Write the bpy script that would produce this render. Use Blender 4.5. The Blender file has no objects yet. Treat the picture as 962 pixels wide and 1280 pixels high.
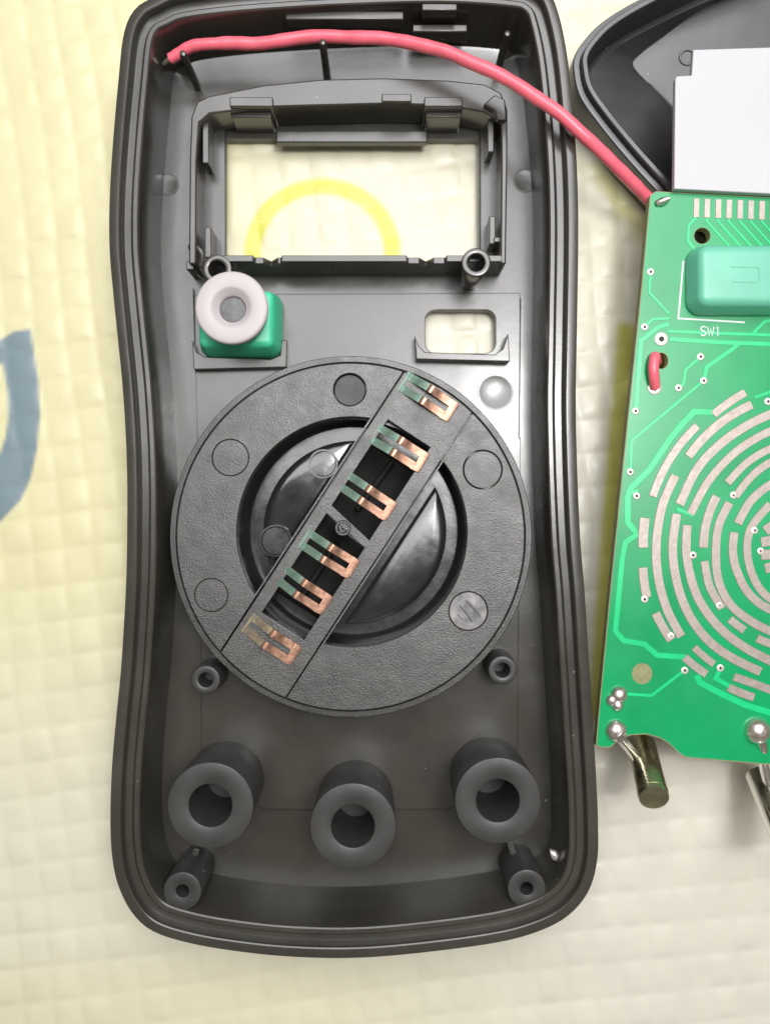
import bpy, bmesh, math, random
import numpy as np
from mathutils import Vector, Matrix

random.seed(7)
rng = np.random.default_rng(7)
SC = bpy.context.scene
COL = SC.collection
S = 0.001                      # authored in millimetres
H = 140.5                      # camera height over the mat, mm
F = 1087.0                     # focal length in photo pixels

# ------------------------------------------------------------ camera, light
cam = bpy.data.cameras.new('camera')
co = bpy.data.objects.new('camera', cam)
COL.objects.link(co)
co.location = (0, 0, H * S)
cam.sensor_fit = 'VERTICAL'
cam.sensor_height = 36.0
cam.sensor_width = 27.0
cam.lens = 36.0 * F / 1280.0
cam.clip_start = 0.005
cam.clip_end = 20
cam.dof.use_dof = True
cam.dof.focus_distance = 0.1285
cam.dof.aperture_fstop = cam.lens / 2.8
SC.camera = co

world = bpy.data.worlds.new('World')
SC.world = world
world.use_nodes = True
bg = world.node_tree.nodes['Background']
bg.inputs['Color'].default_value = (1.0, 0.92, 0.76, 1)
bg.inputs['Strength'].default_value = 0.22


def area(name, loc, tgt, sx, sy, power, col):
    l = bpy.data.lights.new(name, 'AREA')
    l.shape = 'RECTANGLE'
    l.size, l.size_y = sx, sy
    l.energy = power
    l.color = col
    o = bpy.data.objects.new(name, l)
    COL.objects.link(o)
    o.location = loc
    d = Vector(tgt) - Vector(loc)
    o.rotation_euler = d.to_track_quat('-Z', 'Y').to_euler()
    return o


area('ceiling_light', (0.035, 0.185, 0.40), (0.03, 0.15, 0), 0.36, 0.37, 2.5, (0.97, 0.97, 1.0))
area('desk_lamp', (0.076, 0.056, 0.39), (0.02, 0.02, 0), 0.05, 0.08, 0.56, (1.0, 0.98, 0.95))

vs = SC.view_settings
vs.view_transform = 'Standard'
vs.look = 'None'
vs.gamma = 1
vs.use_curve_mapping = False
vs.exposure = 0.0


# ------------------------------------------------------------ helpers
def W(px, py, z=0.0):
    """photo pixel seen at height z -> mm"""
    k = (H - z) / F
    return ((px - 481) * k, (640 - py) * k)


def WP(pts, z):
    return [W(x, y, z) for x, y in pts]


def pxmm(n, z):
    return n * (H - z) / F


class MB:
    def __init__(self):
        self.v, self.f = [], []

    def add(self, vs_, fs):
        n = len(self.v)
        self.v += [tuple(p) for p in vs_]
        self.f += [tuple(i + n for i in f) for f in fs]
        return self

    def prism(self, poly, z0, z1, top_in=0.0, bottom=True):
        poly = ccw(poly)
        n = len(poly)
        top = offset(poly, top_in) if top_in else poly
        vs_ = [(x, y, z0) for x, y in poly] + [(x, y, z1) for x, y in top]
        fs = [(i, (i + 1) % n, n + (i + 1) % n, n + i) for i in range(n)]
        fs.append(tuple(range(n, 2 * n)))
        if bottom:
            fs.append(tuple(reversed(range(n))))
        return self.add(vs_, fs)

    def box(self, x0, y0, x1, y1, z0, z1, top_in=0.0):
        return self.prism([(x0, y0), (x1, y0), (x1, y1), (x0, y1)], z0, z1, top_in)

    def loft(self, loops, cap0=False, cap1=False, closed=True):
        n = len(loops[0])
        vs_ = [p for l in loops for p in l]
        fs = []
        for k in range(len(loops) - 1):
            for i in range(n if closed else n - 1):
                j = (i + 1) % n
                fs.append((k * n + i, k * n + j, (k + 1) * n + j, (k + 1) * n + i))
        if cap0:
            fs.append(tuple(reversed(range(n))))
        if cap1:
            b = (len(loops) - 1) * n
            fs.append(tuple(range(b, b + n)))
        return self.add(vs_, fs)

    def lathe(self, prof, n=48, c=(0, 0), cap0=False, cap1=False):
        loops = [[(c[0] + r * math.cos(2 * math.pi * i / n), c[1] + r * math.sin(2 * math.pi * i / n), z)
                  for i in range(n)] for r, z in prof]
        return self.loft(loops, cap0, cap1)

    def tube(self, pts, rad, n=12, cap=True):
        P = [Vector(p) for p in pts]
        R = rad if isinstance(rad, (list, tuple)) else [rad] * len(P)
        up = None
        loops = []
        for i, p in enumerate(P):
            t = (P[min(i + 1, len(P) - 1)] - P[max(i - 1, 0)]).normalized()
            if up is None:
                up = t.orthogonal().normalized()
            up = (up - t * up.dot(t)).normalized()
            b = t.cross(up)
            loops.append([tuple(p + (up * math.cos(a) + b * math.sin(a)) * R[i])
                          for a in [2 * math.pi * k / n for k in range(n)]])
        return self.loft(loops, cap, cap)

    def ribbon(self, pts, w, z0, z1, bev=0.0):
        """flat strip along a polyline, trapezoid section"""
        P = [Vector((x, y)) for x, y in pts]
        n = len(P)
        L0, L1, L2, L3 = [], [], [], []
        for i in range(n):
            if i == 0:
                t = (P[1] - P[0]).normalized(); m = 1
            elif i == n - 1:
                t = (P[-1] - P[-2]).normalized(); m = 1
            else:
                a = (P[i] - P[i - 1]).normalized(); b = (P[i + 1] - P[i]).normalized()
                t = (a + b).normalized(); m = 1 / max(0.5, t.dot(a))
            nn = Vector((-t.y, t.x)) * m
            e = 0
            if i == 0: e = bev
            if i == n - 1: e = -bev
            q = P[i]; qt = P[i] + t * e
            L0.append((*(q + nn * w / 2), z0)); L3.append((*(q - nn * w / 2), z0))
            L1.append((*(qt + nn * (w / 2 - bev)), z1)); L2.append((*(qt - nn * (w / 2 - bev)), z1))
        secs = [[L0[i], L1[i], L2[i], L3[i]] for i in range(n)]
        return self.loft(secs, True, True)

    def holed(self, outer, holes, z0, z1):
        """plate with holes, outer/holes in mm"""
        bm = bmesh.new()
        edges = []
        for lp in [outer] + list(holes):
            vv = [bm.verts.new((x, y, z1)) for x, y in lp]
            for i in range(len(vv)):
                edges.append(bm.edges.new((vv[i], vv[(i + 1) % len(vv)])))
        bmesh.ops.triangle_fill(bm, use_beauty=True, use_dissolve=False, edges=edges, normal=(0, 0, 1))
        bm.verts.index_update()
        tv = [tuple(v.co) for v in bm.verts]
        tf = []
        for f in bm.faces:
            ids = [v.index for v in f.verts]
            a, b, c = [Vector(tv[i]) for i in ids[:3]]
            if (b - a).cross(c - a).z < 0:
                ids.reverse()
            tf.append(tuple(ids))
        bm.free()
        self.add(tv, tf)
        self.add([(x, y, z0) for x, y, _ in tv], [tuple(reversed(f)) for f in tf])
        for k, lp in enumerate([outer] + list(holes)):
            p = ccw(lp)
            if k:
                p = p[::-1]
            n = len(p)
            self.add([(x, y, z0) for x, y in p] + [(x, y, z1) for x, y in p],
                     [(i, (i + 1) % n, n + (i + 1) % n, n + i) for i in range(n)])
        return self

    def build(self, name, mat, parent=None, origin=None, bevel=0.0, smooth=35, mats=None):
        """one mesh object; origin in mm (world). Child meshes sit relative to their parent"""
        o3 = Vector(origin) if origin is not None else (Vector(parent['o']) if parent is not None else Vector((0, 0, 0)))
        me = bpy.data.meshes.new(name)
        me.from_pydata([tuple((Vector(p) - o3) * S) for p in self.v], [], self.f)
        bm = bmesh.new(); bm.from_mesh(me)
        bmesh.ops.remove_doubles(bm, verts=bm.verts, dist=1e-7)
        bmesh.ops.recalc_face_normals(bm, faces=bm.faces)
        bm.to_mesh(me); bm.free()
        me.polygons.foreach_set('use_smooth', [True] * len(me.polygons))
        me.set_sharp_from_angle(angle=math.radians(smooth))
        me.materials.append(mat)
        ob = bpy.data.objects.new(name, me)
        COL.objects.link(ob)
        po = Vector((0, 0, 0))
        if parent is not None:
            ob.parent = parent
            po = Vector(parent['o'])
        ob.location = (o3 - po) * S
        ob['o'] = tuple(o3)
        if bevel:
            m = ob.modifiers.new('bevel', 'BEVEL')
            m.width = bevel * S
            m.segments = 2
            m.limit_method = 'ANGLE'
            m.angle_limit = math.radians(40)
            m.use_clamp_overlap = True
        return ob


def ccw(p):
    a = sum(p[i][0] * p[(i + 1) % len(p)][1] - p[(i + 1) % len(p)][0] * p[i][1] for i in range(len(p)))
    return list(p) if a > 0 else list(p)[::-1]


def offset(p, d):
    """inward offset of a ccw polygon with mitres"""
    n = len(p)
    out = []
    for i in range(n):
        a = Vector(p[i]) - Vector(p[i - 1]); b = Vector(p[(i + 1) % n]) - Vector(p[i])
        if a.length < 1e-9 or b.length < 1e-9:
            out.append(p[i]); continue
        a.normalize(); b.normalize()
        na, nb = Vector((-a.y, a.x)), Vector((-b.y, b.x))
        m = (na + nb)
        m = m / max(0.35, m.dot(na)) if m.length > 1e-6 else na
        q = Vector(p[i]) + m * d
        out.append((q.x, q.y))
    return out


def circle(cx, cy, r, n=40, a0=0.0):
    return [(cx + r * math.cos(a0 + 2 * math.pi * i / n), cy + r * math.sin(a0 + 2 * math.pi * i / n)) for i in range(n)]


def rrect(x0, y0, x1, y1, r, n=6):
    if x0 > x1: x0, x1 = x1, x0
    if y0 > y1: y0, y1 = y1, y0
    out = []
    for cx, cy, a in ((x1 - r, y0 + r, -90), (x1 - r, y1 - r, 0), (x0 + r, y1 - r, 90), (x0 + r, y0 + r, 180)):
        for k in range(n + 1):
            t = math.radians(a + 90 * k / n)
            out.append((cx + r * math.cos(t), cy + r * math.sin(t)))
    return out


def catmull(P, per=12, closed=True):
    P = [np.array(p, float) for p in P]
    n = len(P)
    out = []
    for i in range(n if closed else n - 1):
        if closed:
            a, b, c, d = P[i - 1], P[i], P[(i + 1) % n], P[(i + 2) % n]
        else:
            a, b, c, d = P[max(i - 1, 0)], P[i], P[i + 1], P[min(i + 2, n - 1)]
        for k in range(per):
            t = k / per
            out.append(0.5 * (2 * b + (c - a) * t + (2 * a - 5 * b + 4 * c - d) * t * t + (3 * b - a - 3 * c + d) * t ** 3))
    if not closed:
        out.append(P[-1])
    return [tuple(p) for p in out]


def resample(P, n, closed=True):
    A = np.array(P + ([P[0]] if closed else []), float)
    d = np.r_[0, np.cumsum(np.linalg.norm(np.diff(A, axis=0), axis=1))]
    t = np.linspace(0, d[-1], n, endpoint=not closed)
    return [tuple(np.interp(tt, d, A[:, k]) for k in range(A.shape[1])) for tt in t]


def empty(name, loc, label=None, cat=None, group=None):
    o = bpy.data.objects.new(name, None)
    COL.objects.link(o)
    o.location = Vector(loc) * S
    o.empty_display_size = 0.005
    o['o'] = tuple(loc)
    tag(o, label, cat, group)
    return o


def tag(o, label=None, cat=None, group=None, kind=None):
    if label: o['label'] = label
    if cat: o['category'] = cat
    if group: o['group'] = group
    if kind: o['kind'] = kind
    return o


def dup(o, loc_mm, parent=None):
    """copy of a part (and its own children) at another place"""
    c = o.copy()
    COL.objects.link(c)
    c.parent = parent or o.parent
    c['o'] = tuple(loc_mm)
    c.location = (Vector(loc_mm) - Vector(c.parent['o'])) * S
    for ch in o.children:
        g = ch.copy()
        COL.objects.link(g)
        g.parent = c
    return c


# ------------------------------------------------------------ materials
def mat(name, base, rough=0.5, metal=0.0, bump=0.0, scale=900, var=0.0, vscale=120, rvar=0.0, spec=0.5,
        sss=0.0, coat=0.0, base2=None, detail=4.0, mott=0.0):
    m = bpy.data.materials.new(name)
    m.use_nodes = True
    nt = m.node_tree
    b = nt.nodes['Principled BSDF']
    b.inputs['Base Color'].default_value = (*base, 1)
    b.inputs['Roughness'].default_value = rough
    b.inputs['Metallic'].default_value = metal
    b.inputs['Specular IOR Level'].default_value = spec
    if coat:
        b.inputs['Coat Weight'].default_value = coat
        b.inputs['Coat Roughness'].default_value = 0.15
    if sss:
        b.inputs['Subsurface Weight'].default_value = sss
        b.inputs['Subsurface Radius'].default_value = (0.002, 0.002, 0.002)
        b.inputs['Subsurface Scale'].default_value = 1.0
    tc = nt.nodes.new('ShaderNodeTexCoord')
    if base2 is not None or var:
        n = nt.nodes.new('ShaderNodeTexNoise')
        n.inputs['Scale'].default_value = vscale
        n.inputs['Detail'].default_value = detail
        n.inputs['Roughness'].default_value = 0.6
        nt.links.new(tc.outputs['Object'], n.inputs['Vector'])
        r = nt.nodes.new('ShaderNodeValToRGB')
        r.color_ramp.elements[0].position = 0.35
        r.color_ramp.elements[1].position = 0.68
        c2 = base2 if base2 is not None else tuple(min(1, c * (1 + var)) for c in base)
        c1 = base if base2 is not None else tuple(c * (1 - var) for c in base)
        r.color_ramp.elements[0].color = (*c1, 1)
        r.color_ramp.elements[1].color = (*c2, 1)
        nt.links.new(n.outputs['Fac'], r.inputs['Fac'])
        nt.links.new(r.outputs['Color'], b.inputs['Base Color'])
    if rvar:
        n = nt.nodes.new('ShaderNodeTexNoise')
        n.inputs['Scale'].default_value = vscale * 1.4
        n.inputs['Detail'].default_value = 5
        nt.links.new(tc.outputs['Object'], n.inputs['Vector'])
        mr = nt.nodes.new('ShaderNodeMapRange')
        mr.inputs['From Min'].default_value = 0.3
        mr.inputs['From Max'].default_value = 0.7
        mr.inputs['To Min'].default_value = max(0.02, rough - rvar)
        mr.inputs['To Max'].default_value = min(1, rough + rvar)
        nt.links.new(n.outputs['Fac'], mr.inputs['Value'])
        nt.links.new(mr.outputs['Result'], b.inputs['Roughness'])
    if bump or mott:
        last = None
        for amt, sc_ in ((mott, scale * 0.08), (bump, scale)):
            if not amt:
                continue
            n = nt.nodes.new('ShaderNodeTexNoise')
            n.inputs['Scale'].default_value = sc_
            n.inputs['Detail'].default_value = 3
            nt.links.new(tc.outputs['Object'], n.inputs['Vector'])
            bp = nt.nodes.new('ShaderNodeBump')
            bp.inputs['Strength'].default_value = 1.0
            bp.inputs['Distance'].default_value = amt * S
            nt.links.new(n.outputs['Fac'], bp.inputs['Height'])
            if last:
                nt.links.new(last.outputs['Normal'], bp.inputs['Normal'])
            last = bp
        nt.links.new(last.outputs['Normal'], b.inputs['Normal'])
    return m


def dust(m, amount=0.5, scale=420.0, col=(0.30, 0.29, 0.27)):
    """sparse pale dust specks mixed into a material's colour"""
    t = m.node_tree
    b = t.nodes['Principled BSDF']
    tc = t.nodes.new('ShaderNodeTexCoord')
    v = t.nodes.new('ShaderNodeTexVoronoi'); v.inputs['Scale'].default_value = scale
    t.links.new(tc.outputs['Object'], v.inputs['Vector'])
    sp = t.nodes.new('ShaderNodeSeparateColor'); t.links.new(v.outputs['Color'], sp.inputs['Color'])
    sz = t.nodes.new('ShaderNodeMapRange')          # most cells get no speck
    sz.inputs['From Min'].default_value = 0.72; sz.inputs['From Max'].default_value = 1.0
    sz.inputs['To Min'].default_value = 0.0; sz.inputs['To Max'].default_value = 0.085
    t.links.new(sp.outputs[0], sz.inputs['Value'])
    lt = t.nodes.new('ShaderNodeMath'); lt.operation = 'LESS_THAN'
    t.links.new(v.outputs['Distance'], lt.inputs[0]); t.links.new(sz.outputs['Result'], lt.inputs[1])
    f = t.nodes.new('ShaderNodeMath'); f.operation = 'MULTIPLY'; f.inputs[1].default_value = amount
    t.links.new(lt.outputs[0], f.inputs[0])
    mx = t.nodes.new('ShaderNodeMix'); mx.data_type = 'RGBA'
    src = b.inputs['Base Color'].links[0].from_socket if b.inputs['Base Color'].links else None
    if src: t.links.new(src, mx.inputs[6])
    else: mx.inputs[6].default_value = b.inputs['Base Color'].default_value
    mx.inputs[7].default_value = (*col, 1)
    t.links.new(f.outputs[0], mx.inputs[0])
    t.links.new(mx.outputs[2], b.inputs['Base Color'])


M_CASE = mat('black_plastic', (0.043, 0.040, 0.033), 0.25, bump=0.004, scale=2500, var=0.18, vscale=90, rvar=0.05, mott=0.03, spec=0.8)
M_RIM = mat('black_plastic_rim', (0.040, 0.039, 0.037), 0.50, bump=0.012, scale=3500, var=0.2, vscale=150, rvar=0.1)
M_DIAL = mat('grained_black_plastic', (0.042, 0.041, 0.038), 0.36, bump=0.06, scale=5500, var=0.3, vscale=260, rvar=0.08, mott=0.05, spec=0.85)
M_KNOB = mat('glossy_black_plastic', (0.016, 0.016, 0.017), 0.17, bump=0.012, scale=900, var=0.2, vscale=150, rvar=0.07, mott=0.12, spec=0.9)
M_COVER = mat('cover_black_plastic', (0.034, 0.035, 0.038), 0.34, bump=0.008, scale=2400, var=0.2, vscale=80, rvar=0.08, spec=0.85)
M_SMUDGE = mat('polished_pin_mark', (0.10, 0.10, 0.10), 0.34, bump=0.05, scale=700, base2=(0.30, 0.29, 0.29), vscale=500)
M_TROUGH = mat('matt_black_plastic', (0.016, 0.016, 0.015), 0.7, bump=0.02, scale=1200, spec=0.15)
for m_ in (M_CASE, M_RIM, M_COVER, M_KNOB):
    dust(m_, 0.55)
dust(M_DIAL, 0.4, 600)
M_WHITE = mat('white_rubber', (0.50, 0.46, 0.465), 0.5, sss=0.15, bump=0.004, scale=2000)
M_GREYPLUG = mat('grey_plug', (0.15, 0.15, 0.155), 0.6, var=0.2, vscale=900)
M_GREENB = mat('green_rubber', (0.07, 0.62, 0.36), 0.40, sss=0.1, bump=0.006, scale=1800, var=0.08, vscale=200)
M_WIRE = mat('red_insulation', (0.80, 0.14, 0.19), 0.32, bump=0.012, scale=700, var=0.12, vscale=300, rvar=0.08)
M_TIN = mat('tinned_copper', (0.78, 0.70, 0.58), 0.35, 1.0)
M_SOLDER = mat('solder', (0.84, 0.76, 0.74), 0.34, 1.0, bump=0.06, scale=900, rvar=0.1, vscale=900)
M_JACK = mat('jack_metal', (0.50, 0.47, 0.33), 0.30, 1.0, var=0.15, vscale=500, rvar=0.08)
M_STEEL = mat('bright_plated_metal', (0.78, 0.77, 0.74), 0.22, 1.0, rvar=0.08, vscale=500)
M_COPPER = mat('copper', (0.56, 0.325, 0.23), 0.38, 0.85, var=0.32, vscale=900, bump=0.02, scale=1500, rvar=0.12)
M_PATINA = mat('tarnished_copper', (0.075, 0.15, 0.11), 0.40, 0.4, base2=(0.17, 0.23, 0.18), vscale=700, rvar=0.1)
M_TARN = mat('browned_copper', (0.15, 0.13, 0.10), 0.40, 0.5, base2=(0.30, 0.24, 0.15), vscale=700, rvar=0.1)
M_FR4 = mat('fibreglass', (0.24, 0.24, 0.11), 0.6, var=0.15, vscale=900)
M_MASK = mat('green_solder_mask', (0.002, 0.31, 0.105), 0.26, coat=0.0, bump=0.004, scale=1500, var=0.10, vscale=80, rvar=0.06)
M_TRACE = mat('masked_copper_trace', (0.010, 0.55, 0.20), 0.26, coat=0.0, bump=0.01, scale=1200, var=0.08, vscale=200)
M_PAD = mat('tinned_pad', (0.35, 0.298, 0.262), 0.42, 0.40, bump=0.02, scale=1800, base2=(0.40, 0.35, 0.312), vscale=900, rvar=0.1)
M_VIA = mat('via_tin', (0.75, 0.70, 0.66), 0.4, 0.6)
M_SILK = mat('white_silkscreen', (0.75, 0.80, 0.76), 0.6)
M_PANEL = mat('white_panel', (0.50, 0.50, 0.52), 0.5, var=0.015, vscale=60)
M_HOLE = mat('dark_hole', (0.02, 0.025, 0.02), 0.7)

# mat (foam sheet) with colour areas carried by attributes
M_FOAM = mat('foam_sheet', (0.8, 0.77, 0.62), 0.33, bump=0.02, scale=900, rvar=0.08, vscale=250, spec=0.4)
nt = M_FOAM.node_tree
bs = nt.nodes['Principled BSDF']
def _attr(n):
    a = nt.nodes.new('ShaderNodeAttribute'); a.attribute_name = n; return a
def _mix(fac, c1, c2):
    x = nt.nodes.new('ShaderNodeMix'); x.data_type = 'RGBA'
    nt.links.new(fac, x.inputs[0])
    for sck, c in ((x.inputs[6], c1), (x.inputs[7], c2)):
        if isinstance(c, tuple): sck.default_value = (*c, 1)
        else: nt.links.new(c, sck)
    return x.outputs[2]
c = _mix(_attr('pale_yellow').outputs['Fac'], (0.64, 0.615, 0.525), (0.665, 0.625, 0.375))
c = _mix(_attr('yellow_print').outputs['Fac'], c, (0.60, 0.595, 0.10))
c = _mix(_attr('olive_band').outputs['Fac'], c, (0.50, 0.47, 0.12))
c = _mix(_attr('blue_print').outputs['Fac'], c, (0.19, 0.255, 0.285))
nz = nt.nodes.new('ShaderNodeTexNoise'); nz.inputs['Scale'].default_value = 130; nz.inputs['Detail'].default_value = 4
tcn = nt.nodes.new('ShaderNodeTexCoord'); nt.links.new(tcn.outputs['Object'], nz.inputs['Vector'])
mrn = nt.nodes.new('ShaderNodeMapRange'); mrn.inputs['To Min'].default_value = 0.90; mrn.inputs['To Max'].default_value = 1.08
nt.links.new(nz.outputs['Fac'], mrn.inputs['Value'])
mul = nt.nodes.new('ShaderNodeMix'); mul.data_type = 'RGBA'; mul.blend_type = 'MULTIPLY'; mul.inputs[0].default_value = 1
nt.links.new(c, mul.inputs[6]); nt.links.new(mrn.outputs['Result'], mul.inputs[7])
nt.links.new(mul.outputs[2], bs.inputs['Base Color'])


# ------------------------------------------------------------ the foam mat
def smooth(x, a, b):
    t = np.clip((x - a) / (b - a), 0, 1)
    return t * t * (3 - 2 * t)


def poly_mask(X, Y, poly, soft=0.35):
    P = np.array(poly, float)
    ins = np.zeros(X.shape, bool)
    dist = np.full(X.shape, 1e9)
    for i in range(len(P)):
        (x0, y0), (x1, y1) = P[i], P[(i + 1) % len(P)]
        cond = ((y0 > Y) != (y1 > Y))
        xi = (x1 - x0) * (Y - y0) / (y1 - y0 + 1e-12) + x0
        ins ^= cond & (X < xi)
        dx, dy = x1 - x0, y1 - y0
        t = np.clip(((X - x0) * dx + (Y - y0) * dy) / (dx * dx + dy * dy + 1e-12), 0, 1)
        dist = np.minimum(dist, np.hypot(X - x0 - t * dx, Y - y0 - t * dy))
    return smooth(np.where(ins, dist, -dist), -soft, soft)


def make_mat():
    xs = np.arange(-120, 120.01, 0.5)
    ys = np.arange(-130, 130.01, 0.5)
    X, Y = np.meshgrid(xs, ys)
    a = math.radians(7)
    wob = 0.5 * np.sin(X * 0.05 + Y * 0.03) + 0.35 * np.sin(Y * 0.11 - X * 0.07 + 1)
    U = (X * math.cos(a) + Y * math.sin(a) + wob) / 4.8
    V = (-X * math.sin(a) + Y * math.cos(a) + 0.8 * wob) / 5.5
    cu, cv = np.floor(U).astype(int), np.floor(V).astype(int)
    fu, fv = U - cu - 0.5, V - cv - 0.5
    r1 = rng.random((400, 400)); r2 = rng.random((400, 400)); r3 = rng.random((400, 400))
    ru, rv, rh = r1[cu % 400, cv % 400], r2[cu % 400, cv % 400], r3[cu % 400, cv % 400]
    gu = np.exp(-((0.5 - np.abs(fu)) / 0.10) ** 2)
    gv = np.exp(-((0.5 - np.abs(fv)) / 0.08) ** 2)
    pil = (1 - (2 * np.abs(fu)) ** 2.5) * (1 - (2 * np.abs(fv)) ** 2.5)
    Z = 0.21 * pil * (0.4 + 1.0 * rh) - 0.05 * gv * (0.3 + 0.9 * rh) - 0.03 * gu * (0.3 + 0.9 * ru)
    Z += 0.42 * ((ru - .5) * fu + (rv - .5) * fv) * pil
    Z -= 0.28
    ny, nx = X.shape
    v = np.c_[X.ravel(), Y.ravel(), Z.ravel()] * S
    idx = np.arange(nx * ny).reshape(ny, nx)
    q = np.stack([idx[:-1, :-1], idx[:-1, 1:], idx[1:, 1:], idx[1:, :-1]], -1).reshape(-1, 4)
    me = bpy.data.meshes.new('mat')
    me.vertices.add(len(v)); me.vertices.foreach_set('co', v.ravel().astype(np.float32))
    me.loops.add(q.size); me.loops.foreach_set('vertex_index', q.ravel().astype(np.int32))
    me.polygons.add(len(q))
    me.polygons.foreach_set('loop_start', np.arange(0, q.size, 4, dtype=np.int32))
    me.polygons.foreach_set('use_smooth', np.ones(len(q), bool))
    me.update(calc_edges=True)

    def put(name, arr):
        at = me.attributes.new(name, 'FLOAT', 'POINT')
        at.data.foreach_set('value', arr.ravel().astype(np.float32))
    # printed arch seen through the display window
    cx, cy = W(403, 317)
    R = np.hypot(X - cx, (Y - cy) * 1.03)
    arch = smooth(R, 9.5, 10.4) * (1 - smooth(R, 12.2, 13.1)) * smooth(Y, cy - 12, cy - 11)
    put('yellow_print', arch)
    blue_out = [(-60, 452), (0, 424), (18, 414), (38, 411), (43, 445), (48, 480), (50, 520), (46, 560), (39, 595),
                (26, 625), (0, 652), (-60, 690)]
    blue_in = [(-60, 455), (3, 455), (9, 490), (10, 520), (7, 545), (0, 566), (-60, 600)]
    bm_ = poly_mask(X, Y, WP(blue_out, 0)) * (1 - poly_mask(X, Y, WP(blue_in, 0)))
    put('blue_print', bm_)
    o1 = [(772, 404), (840, 404), (800, 900), (735, 900), (752, 650)]  # soft-edged olive bands on the mat beside the board and cover
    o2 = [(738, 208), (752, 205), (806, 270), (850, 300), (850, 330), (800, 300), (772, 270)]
    put('olive_band', np.maximum(poly_mask(X, Y, WP(o1, 0), 0.8), 0.6 * poly_mask(X, Y, WP(o2, 0), 1.6)))
    # very pale yellow area of the sheet (upper left), fading out
    py = 640 - Y * F / H; px = X * F / H + 481
    pale = (1 - smooth(px + 0.10 * py, 160, 620)) * (1 - smooth(py, 640, 1060) * 0.75)
    pale = np.maximum(pale, 0.35 * (1 - smooth(py, 250, 760)))
    pale = np.maximum(pale, 0.55 * smooth(py, 1120, 1260) * (1 - smooth(px, 300, 800)))
    put('pale_yellow', np.clip(pale, 0, 1))
    me.materials.append(M_FOAM)
    o = bpy.data.objects.new('foam_mat', me)
    COL.objects.link(o)
    tag(o, kind='structure')
    return o


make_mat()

# ------------------------------------------------------------ meter front shell
RIM = 13.5
FLOOR = 2.0
case = empty('meter_case', (*W(440, 640, 0), 0), 'open black plastic front shell of a meter with the display window and three jack posts', 'meter case')

out_px = [(190, -4), (168, 10), (154, 40), (147, 100), (140, 180), (136, 250), (136, 310), (140, 360), (146, 420),
          (152, 480), (156, 540), (158, 600), (158, 660), (157, 720), (154, 780), (150, 840), (144, 900), (139, 960),
          (137, 1020), (139, 1070), (147, 1108), (165, 1143), (192, 1166), (240, 1181), (300, 1191), (360, 1197),
          (430, 1199), (500, 1195), (600, 1183), (660, 1170), (706, 1149), (735, 1117), (747, 1076), (748, 1030),
          (746, 980), (741, 900), (736, 820), (731, 740), (726, 680), (723, 620), (721, 560), (720, 500), (721, 440),
          (722, 380), (723, 320), (723, 260), (721, 200), (716, 130), (708, 60), (696, 8), (682, -16), (652, -30),
          (560, -37), (430, -34), (300, -26), (220, -16)]
N = 360
outline = resample(catmull(WP(out_px, RIM), 10), N)
outline = ccw(outline)
A = np.array(outline)
T = np.roll(A, -3, 0) - np.roll(A, 3, 0)
T /= np.linalg.norm(T, axis=1)[:, None]
NI = np.c_[-T[:, 1], T[:, 0]]           # inward normals (ccw loop)
for _ in range(6):                       # soften so that corners stay clean
    NI = (np.roll(NI, 1, 0) + NI * 2 + np.roll(NI, -1, 0)) / 4
    NI /= np.linalg.norm(NI, axis=1)[:, None]
low = smooth(NI[:, 1], 0.55, 0.98)       # bottom end of the case
top = smooth(-NI[:, 1], 0.55, 0.93)


def ring_loop(d, z, dl=0.0, dt=0.0, ramp=False):
    dd = d + dl * low + dt * top
    P = A + NI * dd[:, None]
    if ramp:                             # low ramp only along the top end
        return [(x, y, FLOOR + (z - FLOOR) * t) for (x, y), t in zip(P, top)]
    return [(x, y, z) for x, y in P]


loops = [ring_loop(3.2, 0.15), ring_loop(1.6, 0.9), ring_loop(0.7, 3.0), ring_loop(0.25, 7.5), ring_loop(0.02, RIM - 0.35),
         ring_loop(0.12, RIM - 0.1), ring_loop(0.35, RIM), ring_loop(1.45, RIM), ring_loop(1.62, RIM - 0.12), ring_loop(1.68, RIM - 0.3),
         ring_loop(1.78, RIM - 1.3), ring_loop(1.95, RIM - 1.5), ring_loop(2.85, RIM - 1.5), ring_loop(3.0, RIM - 1.4),
         ring_loop(3.22, RIM - 0.95), ring_loop(3.4, RIM - 0.8), ring_loop(3.95, RIM - 0.8), ring_loop(4.15, RIM - 0.95),
         ring_loop(4.3, RIM - 1.4), ring_loop(4.5, 8.0, 0.4), ring_loop(4.75, 2.75, 0.9, 0.5, True), ring_loop(4.9, 2.62, 0.9, 0.8, True), ring_loop(5.1, 2.25, 1.0, 3.2, True), ring_loop(5.4, FLOOR, 1.3, 6.5), ring_loop(5.7, FLOOR, 1.3, 6.6)]
body = MB().loft(loops)
inner = [(x, y) for x, y, z in loops[-1]]
bottom = [(x, y) for x, y, z in loops[0]]
win = [W(283, 176, 1.2), W(597, 176, 1.2), W(597, 334, 1.2), W(283, 334, 1.2)]
win = rrect(win[0][0], win[2][1], win[1][0], win[0][1], 0.35, 3)
wx0, wy0 = W(531, 443, 1.5); wx1, wy1 = W(618, 389, 1.5)
keyw = rrect(wx0, wy0, wx1, wy1, 1.7, 6)
dialh = circle(*W(438, 671, 12.0), 17.9, 72)
bm = bmesh.new()


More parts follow.
